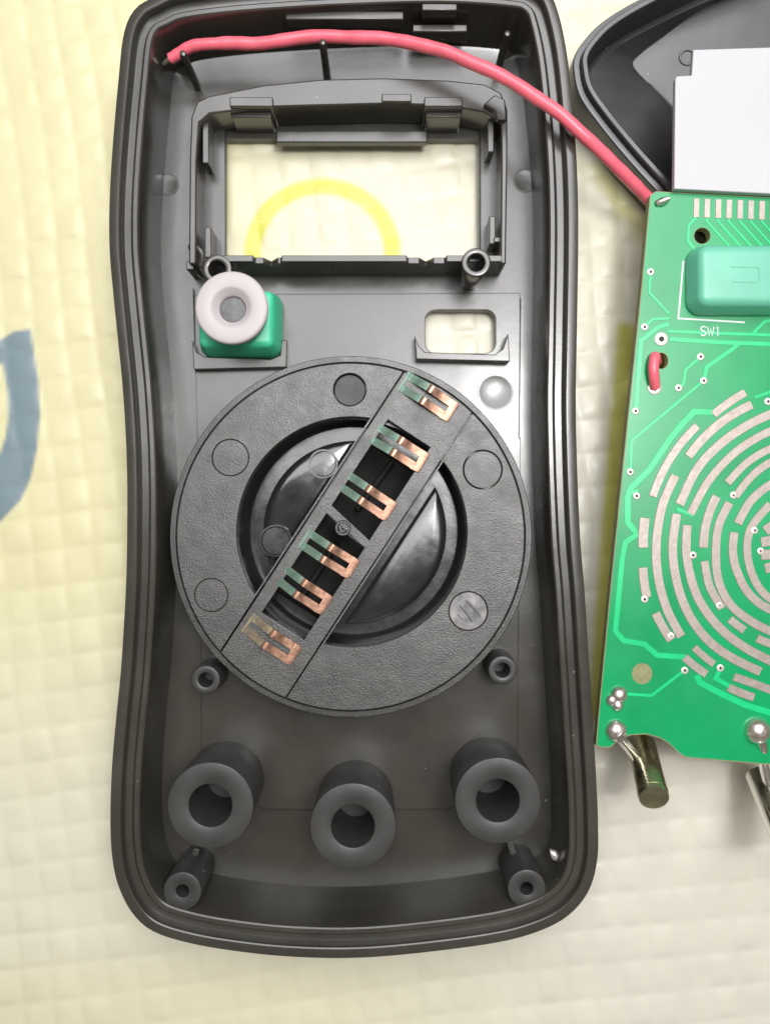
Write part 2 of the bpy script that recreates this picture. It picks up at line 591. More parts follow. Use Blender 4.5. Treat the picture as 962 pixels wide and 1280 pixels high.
def plate(lo, hs, z, flip):
    bmx = bmesh.new(); ed = []
    for lp in [lo] + hs:
        vv = [bmx.verts.new((x, y, z)) for x, y in lp]
        for i in range(len(vv)):
            ed.append(bmx.edges.new((vv[i], vv[(i + 1) % len(vv)])))
    bmesh.ops.triangle_fill(bmx, use_beauty=True, edges=ed, normal=(0, 0, 1))
    bmx.verts.index_update()
    v_ = [tuple(v.co) for v in bmx.verts]
    f_ = [tuple(v.index for v in f.verts) for f in bmx.faces]
    bmx.free()
    return v_, f_


bm.free()
body.add(*plate(inner, [win, keyw, dialh], FLOOR, False))
body.add(*plate(bottom, [win, keyw, dialh], 0.15, True))
for lp in (win, keyw, dialh):
    n = len(lp)
    body.add([(x, y, 0.15) for x, y in lp] + [(x, y, FLOOR) for x, y in lp],
             [(i, (i + 1) % n, n + (i + 1) % n, n + i) for i in range(n)])
case_body = body.build('casing', M_CASE, case, smooth=30)

# centre panel: thin raised plate
pz = 2.55
panel_px = [(243, 368), (650, 366), (651, 480), (650, 600), (648, 760), (646, 962), (560, 1012), (330, 1012), (252, 965), (250, 760), (246, 600), (243, 480)]
pan = MB().holed(WP(panel_px, pz), [keyw, dialh], FLOOR - 0.02, pz)
pan.build('centre_panel', M_CASE, case, bevel=0.12)

# two thin ribs along the panel edges
for a, b in (((240, 360), (246, 566)), ((652, 372), (650, 548))):
    p, q = W(*a, 3.0), W(*b, 3.0)
    MB().ribbon([p, q], 0.45, FLOOR, 3.3, 0.06).build('rib', M_CASE, case)

# display frame
ft = 8.6
fr = MB()
outer_px = [(236, 330), (237, 200), (239, 146), (246, 127), (260, 120), (330, 106), (400, 99), (480, 97), (560, 100), (606, 105),
            (626, 116), (634, 136), (634, 200), (632, 330)]
inner_px = [(625, 330), (626, 200), (626, 152), (604, 140), (560, 132), (480, 130), (400, 132), (330, 134), (262, 142), (249, 152), (246, 200), (245, 330)]
fr.prism(WP(outer_px + inner_px, ft), FLOOR, ft)
fr.build('display_frame', M_CASE, case, bevel=0.25)
# ledge under the frame round the window
lz = 3.6
led = MB()
for x0, y0, x1, y1 in ((345, 163, 534, 178), (252, 158, 281, 330), (600, 158, 626, 330)):
    p, q = W(x0, y1, lz), W(x1, y0, lz)
    led.prism([p, (q[0], p[1]), q, (p[0], q[1])], FLOOR, lz if x1 - x0 > 60 else 2.7)
led.build('window_ledge', M_CASE, case, bevel=0.2)


def pbox(name, x0, y0, x1, y1, z0, z1, m=M_CASE, bevel=0.15, parent=None, top_in=0.0):
    p, q = W(x0, y1, z1), W(x1, y0, z1)
    return MB().box(p[0], p[1], q[0], q[1], z0, z1, top_in).build(name, m, parent or case, bevel=bevel)


# clips at the upper edge
for x0, x1 in ((287, 341), (530, 578)):
    pbox('clip', x0, 121, x1, 133, FLOOR, 9.4)
    pbox('clip', x0 + 2, 135, x1 - 2, 147, FLOOR, 7.4)
pbox('clip', 477, 117, 514, 127, 8.5, 9.6)
# side tabs
for x0, x1, y0, y1 in ((253, 261, 150, 204), (256, 264, 284, 322), (609, 617, 150, 190), (611, 619, 270, 305)):
    pbox('side_tab', x0, y0, x1, y1, FLOOR, 7.0)
pbox('side_tab', 617, 296, 631, 303, FLOOR, 7.4)
# corner lug at upper right of frame
lug = [(604, 130), (618, 118), (631, 124), (633, 150), (621, 150), (618, 138)]
MB().prism(WP(lug, 9.6), 8.5, 9.6).build('lug', M_CASE, case, bevel=0.2)

# south wall of the display pocket with two V notches, wall section in x-z
wz = 10.0
ya, yb = W(0, 327, wz)[1], W(0, 319, wz)[1]
xl, xr = W(262, 0, wz)[0], W(627, 0, wz)[0]
zs = []
for x, z in ((262, 0), (262, 1), (316, 1), (318, .86), (328, .86), (336, .62), (346, .86), (350, .86), (352, 1), (508, 1), (510, .86), (524, .86), (533, .62), (542, .86), (556, .86), (558, 1), (627, 1), (627, 0)):
    zs.append((W(x, 0, wz)[0], FLOOR + (wz - FLOOR) * z))
n = len(zs)
wall = MB().loft([[(x, ya, z) for x, z in zs], [(x, yb, z) for x, z in zs]], True, True)
wall.build('pocket_wall', M_CASE, case, bevel=0.1)

# screw posts, conical stem under the head
def post(name, px, py, z, r, rh, rb=None, depth=5.0, m=M_CASE, n=40):
    c = W(px, py, z)
    r, rh = pxmm(r, z), pxmm(rh, z)
    rb = pxmm(rb, z) if rb else r
    mb = MB().lathe([(rb, FLOOR - 0.1), (r, z - 0.25), (r - 0.08, z - 0.07), (r - 0.25, z), (rh + 0.2, z), (rh + 0.05, z - 0.08), (rh, z - 0.3), (rh * 0.93, z - depth), (0.01, z - depth)], n, c)
    return mb.build(name, m, case, origin=(*c, FLOOR))


jp = post('jack_post', 263, 1007, 15.5, 54, 27, 51, 12.5, M_RIM, 64)
c2 = W(441, 1033, 15.5); dup(jp, (*c2, FLOOR))
c3 = W(622, 1001, 15.5); dup(jp, (*c3, FLOOR))
sb = post('screw_boss', 228, 1114, 12.3, 24, 8, 24, 7, M_RIM)
dup(sb, (*W(658, 1111, 12.3), FLOOR))
mbs = post('screw_boss', 257, 850, 8.5, 18, 9, 20, 5, M_RIM)
dup(mbs, (*W(628, 838, 8.5), FLOOR))
db = post('screw_boss', 595, 328, 12.5, 18.5, 10.5, 11, 7)
dup(db, (*W(271, 336, 12.5), FLOOR))
# webs joining the corner bosses to the jack posts
for p, q in (((238, 1092), (246, 1060)), ((648, 1090), (636, 1050))):
    MB().ribbon([W(*p, 6.0), W(*q, 6.0)], 1.3, FLOOR, 6.0, 0.15).build('web', M_CASE, case, bevel=0.1)

# small studs that hold the red wire
def stud(px, py, z):
    c = W(px, py, z)
    return MB().lathe([(0.62, FLOOR), (0.55, z - 0.5), (0.42, z - 0.1), (0.2, z), (0.01, z)], 16, c).build('stud', M_CASE, case, origin=(*c, FLOOR))


st = stud(228, 66, 12.5)
stud(403, 52, 12.8)
stud(634, 41, 12.0)

# latch tabs in the upper wall
pbox('latch_tab', 356, 13, 505, 25, 9.0, 11.2, top_in=0.1)
pbox('latch_tab', 513, 28, 586, 42, 7.0, 9.6, top_in=0.3)
pbox('latch_tab', 527, 2, 571, 13, 8.0, 12.3)

# U-shaped trays round the two key openings
uz = 5.2
u1 = [(518, 419), (523, 432), (531, 440), (618, 443), (628, 436), (635, 416), (637, 452), (520, 449)]
MB().prism(WP(u1, uz), FLOOR, uz).build('key_tray', M_CASE, case, bevel=0.15)
u2 = [(240, 425), (246, 440), (256, 446), (338, 449), (350, 444), (352, 425), (359, 425), (358, 459), (242, 462)]
MB().prism(WP(u2, 4.4), FLOOR, 4.4).build('key_tray', M_CASE, case, bevel=0.15)

# moulded pin marks on the side floors
def disc_mark(px, py, r, z, parent, m, t=0.12, name='ejector_mark'):
    c = W(px, py, z)
    rr = pxmm(r, z)
    return MB().lathe([(rr, z - 0.3), (rr, z - 0.02), (rr - 0.1, z + t), (rr - 0.35, z + t), (rr - 0.5, z + t * 0.3), (0.01, z + t * 0.3)], 32, c).build(name, m, parent)


for px, py, r, z in ((210, 231, 14, FLOOR), (656, 226, 15, FLOOR), (619, 490, 23, pz)):
    disc_mark(px, py, r, z, case, M_CASE, 0.06)

# little hook by the lower left corner of the window
hz = 7.5
hk = catmull([(*W(236, 309, hz), 7.4), (*W(246, 310, hz), 7.5), (*W(252, 318, hz), 7.4), (*W(250, 332, hz), 7.0)], 5, False)
MB().tube(hk, 0.45, 8).build('hook', M_CASE, case)
pbox('hook', 233, 326, 242, 337, FLOOR, 7.6)

# ------------------------------------------------------------ rotary dial
DZ = 12.0
DC = W(438, 671, DZ)
K = (H - DZ) / F                         # mm per photo pixel on the dial
dial = empty('rotary_dial', (*DC, 2.6), 'round black switch dial with a hollow centre and six copper contacts on its crossbar', 'dial')
UD, VD = Vector((0.837, -0.547)), Vector((0.547, 0.837))  # mm axes: across and along the crossbar


def L(u, v):                             # dial px (u across, v along) -> mm
    p = Vector(DC) + (UD * u + VD * v) * K
    return (p.x, p.y)


def loc_circle(px, py, r, n=32):
    c = W(px, py, DZ)
    return circle(c[0], c[1], r * K, n)


# C-shaped plates: outer r 217, inner r 144, cut by the crossbar lines
def cplate(side, ulim, name_marks):
    R, r = 217.0, 144.0
    uc = -5 + 0.0                        # inner hole is centred a hair left
    a0 = math.acos(max(-1, min(1, abs(ulim) / R)))
    pts = []
    nn = 60
    for k in range(nn + 1):
        a = -a0 + 2 * a0 * k / nn
        pts.append(L(side * R * math.cos(a), R * math.sin(a)))
    # inner arc back (centre shifted to match the photo)
    ci = Vector((-1.9, 6.0))
    lim = abs(ulim)
    b0 = math.acos(max(-1, min(1, (side * (side * lim) - side * ci.x) / r)))
    for k in range(nn + 1):
        a = b0 - 2 * b0 * k / nn
        pts.append(L(ci.x + side * r * math.cos(a), ci.y + r * math.sin(a)))
    hl = [loc_circle(x, y, rr) for x, y, rr in name_marks]
    return MB().holed(pts, hl, DZ - 2.2, DZ)


left_marks = [(437, 487, 20.5), (288, 572, 23), (264, 744, 21)]
right_marks = [(603, 587, 24.5), (585, 764, 24.5)]
cplate(-1, 58.5, left_marks).build('dial_plate', M_DIAL, dial, bevel=0.10)
cplate(1, 44.0, right_marks).build('dial_plate', M_DIAL, dial, bevel=0.10)
# crossbar with a long pocket
R = 217.0
bar = []
for k in range(9):
    u = -56.6 + (42.0 + 56.6) * k / 8
    bar.append(L(u, math.sqrt(R * R - u * u)))
for k in range(9):
    u = 42.0 - (42.0 + 56.6) * k / 8
    bar.append(L(u, -math.sqrt(R * R - u * u)))
pocket_a = [L(-41, 20), L(22, 9), L(22, 148), L(-41, 148)]
pocket_b = [L(-41, -140), L(22, -140), L(22, -2), L(-41, 8)]
MB().holed(bar, [pocket_a, pocket_b], DZ - 2.6, DZ - 0.02).build('crossbar', M_DIAL, dial, bevel=0.10)
# narrow raised lips along both edges of the crossbar
for u in (-59.5, 44.5):
    vv = math.sqrt(216 ** 2 - u * u)
    MB().ribbon([L(u, -vv), L(u, vv)], 0.34, DZ - 1.5, DZ + 0.12, 0.05).build('edge_lip', M_DIAL, dial)
# flange and rim
mb = MB().lathe([(219.5 * K, 2.6), (227.5 * K, 2.6), (227.5 * K, DZ - 1.0), (226.5 * K, DZ - 0.75), (220 * K, DZ - 0.7), (219.5 * K, DZ - 1.0), (217.5 * K, DZ - 1.2)], 128, DC)
mb.build('flange', M_DIAL, dial)
# backing ring under the plates
mb = MB().lathe([(219 * K, DZ - 2.2), (149 * K, DZ - 2.2), (149 * K, DZ - 2.6), (219 * K, DZ - 2.6)], 96, DC)
mb.loft([[(x, y, DZ - 2.6) for x, y in circle(*DC, 219 * K, 96)], [(x, y, DZ - 2.2) for x, y in circle(*DC, 219 * K, 96)]])
mb.build('backing_ring', M_KNOB, dial)
# pin marks on the plate: discs in their holes
for (px, py, r), m, dz in zip(left_marks + right_marks, (M_RIM, M_DIAL, M_DIAL, M_DIAL, M_SMUDGE),
                              (-0.7, -0.06, -0.05, 0.05, -0.05)):
    c = W(px, py, DZ)
    rr = (r - (0.3 if dz > -0.07 and px < 500 else 0.9)) * K
    z = DZ + dz
    MB().lathe([(rr, DZ - 2.2), (rr, z - 0.08), (rr - 0.1, z), (rr - 0.4, z), (0.01, z + 0.02)], 32, c).build('ejector_mark', m, dial)
for p, q, w in (((574, 757), (590, 778), 2.2), ((582, 751), (600, 771), 2.6), ((571, 768), (578, 776), 1.6)):
    MB().ribbon([W(*p, DZ), W((p[0] + q[0]) / 2 + 1, (p[1] + q[1]) / 2, DZ), W(*q, DZ)], w * K, DZ - 0.3, DZ + 0.0, 0.05).build('scratch', M_RIM, dial)
# hollow knob: bowl, trough and the two shoulders
IC = L(-1.9, 6.0)
mb = MB().lathe([(149 * K, DZ - 2.2), (147 * K, DZ - 2.4), (143 * K, 5.2), (139 * K, 4.3), (137 * K, 4.15)], 96, IC)
mb.holed(circle(*IC, 137.5 * K, 96), [[L(-52, -118), L(34, -118), L(34, 122), L(-52, 122)]], 3.5, 4.15)
mb.build('knob_bowl', M_KNOB, dial)


def shoulder(side, u0, r, z, tilt):
    a0 = math.acos(u0 / r)
    pts = []
    for k in range(33):
        a = -a0 + 2 * a0 * k / 32
        pts.append(L(side * r * math.cos(a) - 2, 6 + r * math.sin(a)))
    pts = ccw(pts)
    mb = MB()
    c = Vector(pts[0]) * 0
    for p_ in pts:
        c += Vector(p_) / len(pts)
    c += UD * (side * 1.0) + VD * (2.4 if side > 0 else 0.4)

    def ringat(k, dz):
        return [(c.x + (x - c.x) * k, c.y + (y - c.y) * k, z + dz + tilt * (Vector((x, y)) - c).dot(VD) * k) for x, y in pts]
    mb.loft([[(x, y, 4.0) for x, y in pts], ringat(1.0, -0.95), ringat(0.985, -0.70), ringat(0.9, -0.48), ringat(0.75, -0.26), ringat(0.55, -0.11),
             ringat(0.3, -0.02), ringat(0.05, 0.0)], False, True)
    return mb


shoulder(-1, 62, 118, 6.6, 0.03).build('knob_shoulder', M_KNOB, dial)
shoulder(1, 58, 122, 6.2, 0.015).build('knob_shoulder', M_KNOB, dial)
for px, py, r, z in ((404, 580, 19, 6.35), (345, 676, 21, 6.2)):
    disc_mark(px, py, r, z, dial, M_KNOB, 0.35)
# trough bottom seen in the pockets
p = ccw([L(-53, -119), L(35, -119), L(35, 123), L(-53, 123)])
MB().loft([[(x, y, 3.8) for x, y in p], [(x, y, 0.9) for x, y in offset(p, 0.2)]], False, True).build('trough', M_TROUGH, dial)
MB().ribbon([L(-12, -110), L(-12, -20)], 1.0, 0.8, 3.0, 0.2).build('trough_rib', M_TROUGH, dial)
MB().ribbon([L(-14, 30), L(-10, 112)], 1.0, 0.8, 2.6, 0.2).build('trough_rib', M_TROUGH, dial)
# pivot on its cross web
MB().ribbon([L(-58, 22), L(-14, 3)], 0.9, DZ - 2.4, DZ - 0.3, 0.1).build('pivot_web', M_DIAL, dial)
MB().ribbon([L(-14, 3), L(38, -2)], 0.65, DZ - 2.4, DZ - 0.6, 0.1).build('pivot_web', M_DIAL, dial)
pc = L(-14, 4)
MB().lathe([(1.25, 1.0), (1.2, DZ + 0.1), (1.05, DZ + 0.25), (0.85, DZ + 0.25), (0.75, DZ), (0.7, DZ - 1.2), (0.01, DZ - 1.2)], 32, pc).build('pivot', M_DIAL, dial)

# copper contact springs: fork with a closed end
def strip_grid(stations, wy0, wy1, t=0.16, taper=None):
    """solid bent strip; stations = [(u, z)]"""
    loops = []
    for i_, (u, z) in enumerate(stations):
        if taper:
            k = taper[i_]
            loops.append([(u, wy0 * k, z), (u, wy1 * k, z), (u, wy1 * k, z - t), (u, wy0 * k, z - t)])
            continue
        loops.append([(u, wy0, z), (u, wy1, z), (u, wy1, z - t), (u, wy0, z - t)])
    return loops


def rotated(mb):
    out = MB()
    out.f = mb.f
    out.v = [(UD.x * x + VD.x * y, UD.y * x + VD.y * y, z) for x, y, z in mb.v]
    return out


WH, SL = 1.64, 0.44      # half width, half slot (mm)
root_st = [(-4.3, 0.0), (-3.7, 0.05), (-2.6, 0.55), (-1.4, 1.0), (-1.0, 1.02)]
tip_st = [(-1.0, 1.02), (-0.75, 1.30), (-0.4, 1.40), (-0.1, 1.28), (0.5, 1.0), (1.4, 0.72), (2.4, 0.50), (3.05, 0.40)]
end_st = [(3.05, 0.40), (3.6, 0.30), (4.05, 0.24), (4.2, 0.16)]


def make_contact():
    tip = MB()
    for a, b in ((-WH, -SL), (SL, WH)):
        tip.loft(strip_grid(tip_st, a, b), True, True)
    tip.loft(strip_grid(end_st, -WH, WH, taper=(1, 1, 0.96, 0.84)), True, True)
    root = MB()
    for a, b in ((-WH, -SL), (SL, WH)):
        root.loft(strip_grid(root_st, a, b), True, True)
    foot = MB()
    foot.loft(strip_grid([(-4.9, -0.05), (-4.3, 0.02)], -WH, WH), True, True)
    root.add(foot.v, foot.f)
    o = rotated(tip).build('contact_spring', M_COPPER, dial, origin=(0, 0, 0), bevel=0.05, smooth=50)
    r = rotated(root).build('contact_root', M_PATINA, o, origin=(0, 0, 0), bevel=0.05, smooth=50)
    return o


ct = make_contact()
cps = [(537, 497), (500, 561), (460, 621), (413, 694), (380, 738), (341, 801)]
for i, (px, py) in enumerate(cps):
    c = W(px, py, DZ + 0.4)
    loc = (c[0], c[1], DZ)
    if i == 0:
        ct['o'] = loc
        ct.location = (Vector(loc) - Vector(dial['o'])) * S
    else:
        o = dup(ct, loc)
        o.rotation_euler.z = math.radians((0, 1.5, -1, 0.8, -1.5, -2.0)[i])
        o.rotation_euler.y = math.radians(random.uniform(-1, 1))
        if i == 5:
            for g in o.children:
                g.material_slots[0].link = 'OBJECT'
                g.material_slots[0].material = M_TARN

# ------------------------------------------------------------ push button in the case
pb_c = (*W(300, 410, 4), FLOOR)
pb = empty('push_button', pb_c, 'green push button with a round white rubber cap in the black shell', 'push button')
p, q = W(250, 446, 4.6), W(352, 366, 4.6)
base = rrect(p[0], p[1], q[0], q[1], 1.8, 7)
mb = MB()
lps = [(0, 2.6), (0.0, 4.2), (0.15, 4.9), (0.7, 8.2), (1.0, 8.75), (1.5, 8.95)]
mb.loft([[(x, y, z) for x, y in (offset(base, d) if d else base)] for d, z in lps], True, True)
mb.build('button_body', M_GREENB, pb, smooth=50)
cc = W(289, 384, 13.5)
mb = MB().lathe([(3.6, 8.9), (4.2, 9.6), (5.0, 10.8), (5.3, 12.4), (5.36, 13.0), (5.25, 13.35), (4.95, 13.5), (3.15, 13.5), (2.85, 13.38), (2.45, 12.7), (2.1, 12.45), (1.95, 12.2), (1.9, 11.6), (0.01, 11.6)], 64, cc)
cap = mb.build('white_cap', M_WHITE, pb, smooth=60)
MB().lathe([(1.88, 11.6), (1.86, 11.85), (1.6, 11.95), (0.01, 12.0)], 32, cc).build('plug', M_GREYPLUG, cap)

# ------------------------------------------------------------ back cover under the board
CZ = 10.0
cover = empty('back_cover', (*W(860, 60, 0), 0), 'black plastic back cover lying turned behind the white panel', 'cover')
rim_px = [(960, -78), (880, -46), (798, -6), (756, 20), (733, 43), (720, 64), (719, 84), (726, 114), (748, 147), (783, 190), (822, 233), (880, 292),
          (960, 330), (1080, 330), (1240, 250), (1330, 120), (1300, -40), (1200, -120), (1080, -120)]
ro = ccw(resample(catmull(WP(rim_px, CZ), 8), 220))
B = np.array(ro)
TT = np.roll(B, -3, 0) - np.roll(B, 3, 0); TT /= np.linalg.norm(TT, axis=1)[:, None]
NB = np.c_[-TT[:, 1], TT[:, 0]]
for _ in range(4):
    NB = (np.roll(NB, 1, 0) + 2 * NB + np.roll(NB, -1, 0)) / 4; NB /= np.linalg.norm(NB, axis=1)[:, None]
def cl(d, z):
    return [(x, y, z) for x, y in B + NB * d]
cov = MB().loft([cl(1.6, 0.1), cl(0.4, 1.2), cl(0.0, 5), cl(0.0, CZ - 1.6), cl(0.15, CZ - 1.4), cl(0.9, CZ - 1.35), cl(1.0, CZ - 1.2), cl(1.05, CZ - 0.15), cl(1.2, CZ),
                 cl(1.75, CZ), cl(1.9, CZ - 0.15), cl(2.1, CZ - 1.5), cl(2.6, 5.2), cl(3.0, 4.8), cl(3.3, 4.7)])
# sloping inner shoulder down to the floor, traced as its own outline
fl_px = [(1080, -40), (985, -36), (890, 4), (820, 52), (797, 70), (790, 79), (796, 90), (815, 110), (841, 138), (885, 192), (930, 236), (1000, 262), (1120, 252), (1220, 190), (1262, 100), (1230, -10), (1150, -46)]
fc = np.array(W(1010, 110, 4))
FLP = np.array(resample(catmull(WP(fl_px, 2.2), 8), 500)) - fc
th = np.arctan2(FLP[:, 1], FLP[:, 0]); fr_ = np.hypot(FLP[:, 0], FLP[:, 1])
od = np.argsort(th)
up = np.array([(x, y) for x, y, z in cl(3.3, 4.7)]) - fc
ut = np.arctan2(up[:, 1], up[:, 0]); ur = np.hypot(up[:, 0], up[:, 1])
fr2 = np.interp(ut, th[od], fr_[od], period=2 * math.pi)


def mid(t, z):
    rr = ur * (1 - t) + fr2 * t
    return [(fc[0] + a * math.cos(b), fc[1] + a * math.sin(b), z) for a, b in zip(rr, ut)]


cov.loft([cl(3.3, 4.7), mid(0.06, 4.55), mid(0.93, 2.45), mid(1.0, 2.2), mid(1.015, 2.15), mid(1.06, 2.15)], False, True)
v0 = cl(1.6, 0.1)
cov.add(v0, [tuple(reversed(range(len(v0))))])
cov.build('cover_shell', M_COVER, cover, smooth=28)
disc_mark(858, 72, 11, 2.1, cover, M_COVER, 0.3)

# ------------------------------------------------------------ circuit board
BZ = 13.0
KB = (H - BZ) / F
board = empty('circuit_board', (*W(880, 600, BZ), 11.4), 'green circuit board with curved tinned contact tracks', 'circuit board')
edge_px = [(819, 239), (900, 243), (1120, 255), (1120, 962), (953.5, 955.4), (901, 950.8), (856, 947), (846, 940), (836, 930), (824, 922.5), (807, 918), (788, 919), (773, 925),
           (763, 934), (755, 935), (744.5, 932), (746, 910), (760, 760), (778, 580), (800, 370), (810, 262), (812, 244)]
hole_a = [W(x, y, BZ) for x, y in [(877 + 10 * math.cos(t), 294.7 + 10 * math.sin(t)) for t in np.linspace(0, 2 * math.pi, 24, endpoint=False)]]
hole_b = [W(x, y, BZ) for x, y in [(802 + 12 * math.cos(t), 842 + 12.5 * math.sin(t)) for t in np.linspace(0, 2 * math.pi, 24, endpoint=False)]]
hole_c = [W(x, y, BZ) for x, y in [(826 + 8.5 * math.cos(t), 451 + 10 * math.sin(t)) for t in np.linspace(0, 2 * math.pi, 20, endpoint=False)]]
edge = ccw(WP(edge_px, BZ))
MB().holed(edge, [hole_a, hole_c], BZ - 1.6, BZ - 0.03).build('substrate', M_FR4, board)
MB().holed(offset(edge, 0.14), [[(x + (x - np.mean([p[0] for p in h])) * 0.06, y + (y - np.mean([p[1] for p in h])) * 0.06) for x, y in h] for h in (hole_a, hole_b, hole_c)],
           BZ - 0.025, BZ).build('solder_mask', M_MASK, board)

# contact arcs
AC = (1010.0, 685.0)


def arc(p, q, w, ext=0, far=None):
    a0, a1 = math.atan2(p[1] - AC[1], p[0] - AC[0]), math.atan2(q[1] - AC[1], q[0] - AC[0])
    if a0 < 0: a0 += 2 * math.pi
    if a1 < 0: a1 += 2 * math.pi
    r0, r1 = math.hypot(p[0] - AC[0], p[1] - AC[1]), math.hypot(q[0] - AC[0], q[1] - AC[1])
    n = max(3, int(abs(a1 - a0) / 0.07) + 2)
    pts = []
    for k in range(n):
        t = k / (n - 1)
        a = a0 + (a1 - a0) * t
        r = r0 + (r1 - r0) * t
        pts.append((AC[0] + r * math.cos(a), AC[1] + r * math.sin(a)))
    MB().ribbon(WP(pts, BZ), 1.07 * w * KB, BZ - 0.01, BZ + 0.11, 0.07).build('contact_pad', M_PAD, board)


def thru(P, w):
    """pad through several photographed points (smooth curve)"""
    MB().ribbon(WP(catmull(P, 7, False), BZ), 1.07 * w * KB, BZ - 0.01, BZ + 0.11, 0.07).build('contact_pad', M_PAD, board)


arc((890.7, 518.6), (931, 490.5), 10)
arc((859.2, 571), (939, 505.5), 11)
arc((815, 621), (871, 532), 10)
thru([(848.5, 631), (872, 584), (911, 546), (962, 518), (1010, 508)], 11)
thru([(862, 643), (885, 601), (920, 564), (962, 539), (1005, 527)], 10)
thru([(843.5, 594), (827, 632), (819.6, 679), (822, 722), (833, 762), (851, 796)], 11)
thru([(845, 642), (840, 683), (844, 722), (857, 762), (880, 796), (910, 820), (950, 840)], 11)
thru([(858, 656), (857, 688), (862, 720), (874, 752), (897, 783), (928, 808), (970, 829), (1010, 836)], 11)
arc((895, 620), (878.5, 685), 11)
thru([(908, 604), (932, 579), (962, 561), (1000, 549)], 9.5)
thru([(918, 621), (938, 596), (962, 578), (1000, 563)], 9.5)
thru([(911, 628), (898, 655), (894, 683), (896, 721), (908, 750), (928, 770), (965, 790), (1010, 797)], 10.5)
thru([(879.5, 701), (886, 733), (902, 761)], 10)
thru([(921, 655), (937, 627), (962, 606), (1000, 590)], 10.5)
thru([(917, 665), (915, 690), (921, 716), (936, 743), (962, 762), (1005, 774)], 10.5)
thru([(962, 630), (940, 656), (933, 680), (936, 708), (948, 735), (968, 752), (1005, 764)], 10)
arc((911, 773.5), (930, 788), 10)
arc((945, 797.5), (968, 806.5), 10)
arc((866.5, 809), (892, 830.5), 9)
arc((854.5, 821.5), (882.5, 843), 10)
thru([(916, 846), (940, 854), (966, 864)], 10)
thru([(909.5, 859), (925, 866), (942, 872)], 10)
arc((805.4, 647), (803.2, 685), 12)
arc((802.8, 709), (807.8, 747), 11)
arc((818.5, 766), (838.5, 800.5), 11)
for p in ([(955, 664), (972, 652)], [(950, 678), (972, 674)], [(950, 694), (972, 692)], [(955, 711), (974, 706)]):
    MB().ribbon(WP(p, BZ), 13 * KB, BZ - 0.01, BZ + 0.1, 0.07).build('contact_pad', M_PAD, board)


ntr = [0]


def trace(P, w):
    ntr[0] += 1
    MB().ribbon(WP(P, BZ), w * KB, BZ - 0.01, BZ + 0.045 + 0.0013 * ntr[0], 0.05).build('trace', M_TRACE, board)


trace([(891, 515.5), (867, 514.5), (852, 530), (838, 547), (810.5, 587.7), (788, 610), (784, 622), (784, 652.7), (795, 667)], 8)
trace([(797, 667), (781, 678), (777, 700), (768.5, 788.8), (779, 801), (804.5, 805), (820.7, 819), (856, 821.5)], 7)
trace([(870, 844), (874, 853), (900, 867), (930, 881), (962, 891), (1010, 900)], 8)
trace([(899.5, 835), (894, 848), (911, 858)], 6)
trace([(855, 838), (813.5, 869.6), (784, 867.6)], 4)
trace([(878.7, 476), (788.7, 551), (787.5, 587.5)], 4)
trace([(878.7, 476), (882.5, 459), (915, 436), (922, 430)], 5.5)
trace([(875, 446), (856, 462.5), (853.7, 480), (847.5, 485)], 4)
trace([(794, 514), (800.5, 426), (822, 409), (836, 405)], 6)
trace([(836, 424), (900, 428), (1010, 432)], 6)
trace([(834, 414), (900, 417), (940, 418), (1010, 421)], 4.5)
trace([(940, 417), (955, 402), (985, 396)], 4.5)
trace([(805, 408.7), (815, 399), (836, 398)], 4)
trace([(812.5, 340), (811, 366), (836, 393)], 3.5)
trace([(797, 612), (785, 619)], 4)
trace([(942, 497), (970, 487)], 4)
trace([(845, 636), (866, 645)], 5)
# fan of thin tracks under the row of pads
fx = [869.9, 883.3, 897.3, 910.7, 924.5, 938, 951.8, 965, 978, 991]
for i, x in enumerate(fx):
    MB().ribbon(WP([(x, 248 + i * 0.5), (x - 0.6, 272 + i * 0.5)], BZ), 7.6 * KB, BZ - 0.01, BZ + 0.09, 0.05).build('solder_pad', M_PAD, board)
    if i:
        trace([(x - 0.6, 272 + i * 0.5), (x - 0.6, 277), (x + 38, 320)], 3.2)
trace([(869.2, 272), (860, 282), (859, 301.5), (868, 313)], 4)


def via(px, py, r=4.6, hole=1.7):
    c = W(px, py, BZ)
    r, h = r * KB, hole * KB
    return MB().lathe([(r, BZ), (r, BZ + 0.09), (r - 0.08, BZ + 0.14), (h + 0.05, BZ + 0.14), (h, BZ + 0.09), (h * 0.9, BZ + 0.06)], 18, c).build('via', M_VIA, board, origin=(*c, BZ))


def via_hole_shade(v, px, py, h):
    c = W(px, py, BZ)
    MB().lathe([(h * KB, BZ + 0.075), (0.01, BZ + 0.07)], 14, c).build('via_hole_shade', M_HOLE, v)  # flat dark disc, the shade inside the bore put into its colour


v0 = via(812.5, 340)
via_hole_shade(v0, 812.5, 340, 1.75)
for x, y in ((805, 408.7), (878.7, 476), (875, 446), (847.5, 485), (793.7, 514), (787, 590), (795, 620), (855, 838), (899.5, 835), (959, 502),
             (865.5, 694), (916, 619), (898.5, 757), (805, 749), (942, 663), (950, 689), (838, 795)):
    dup(v0, (*W(x, y, BZ), BZ))
v1 = via(826, 424, 8.5, 3.5)
via_hole_shade(v1, 826, 424, 3.6)
dup(v1, (*W(817.5, 485, BZ), BZ))
# lifted through-hole solder near the top left corner
sx = W(826, 253, BZ)
MB().tube([(sx[0] - 0.7, sx[1] - 0.2, BZ + 0.0), (sx[0], sx[1], BZ + 0.35), (sx[0] + 0.95, sx[1] + 0.3, BZ + 0.9)], [0.5, 0.62, 0.3], 10).build('solder_joint', M_SOLDER, board)

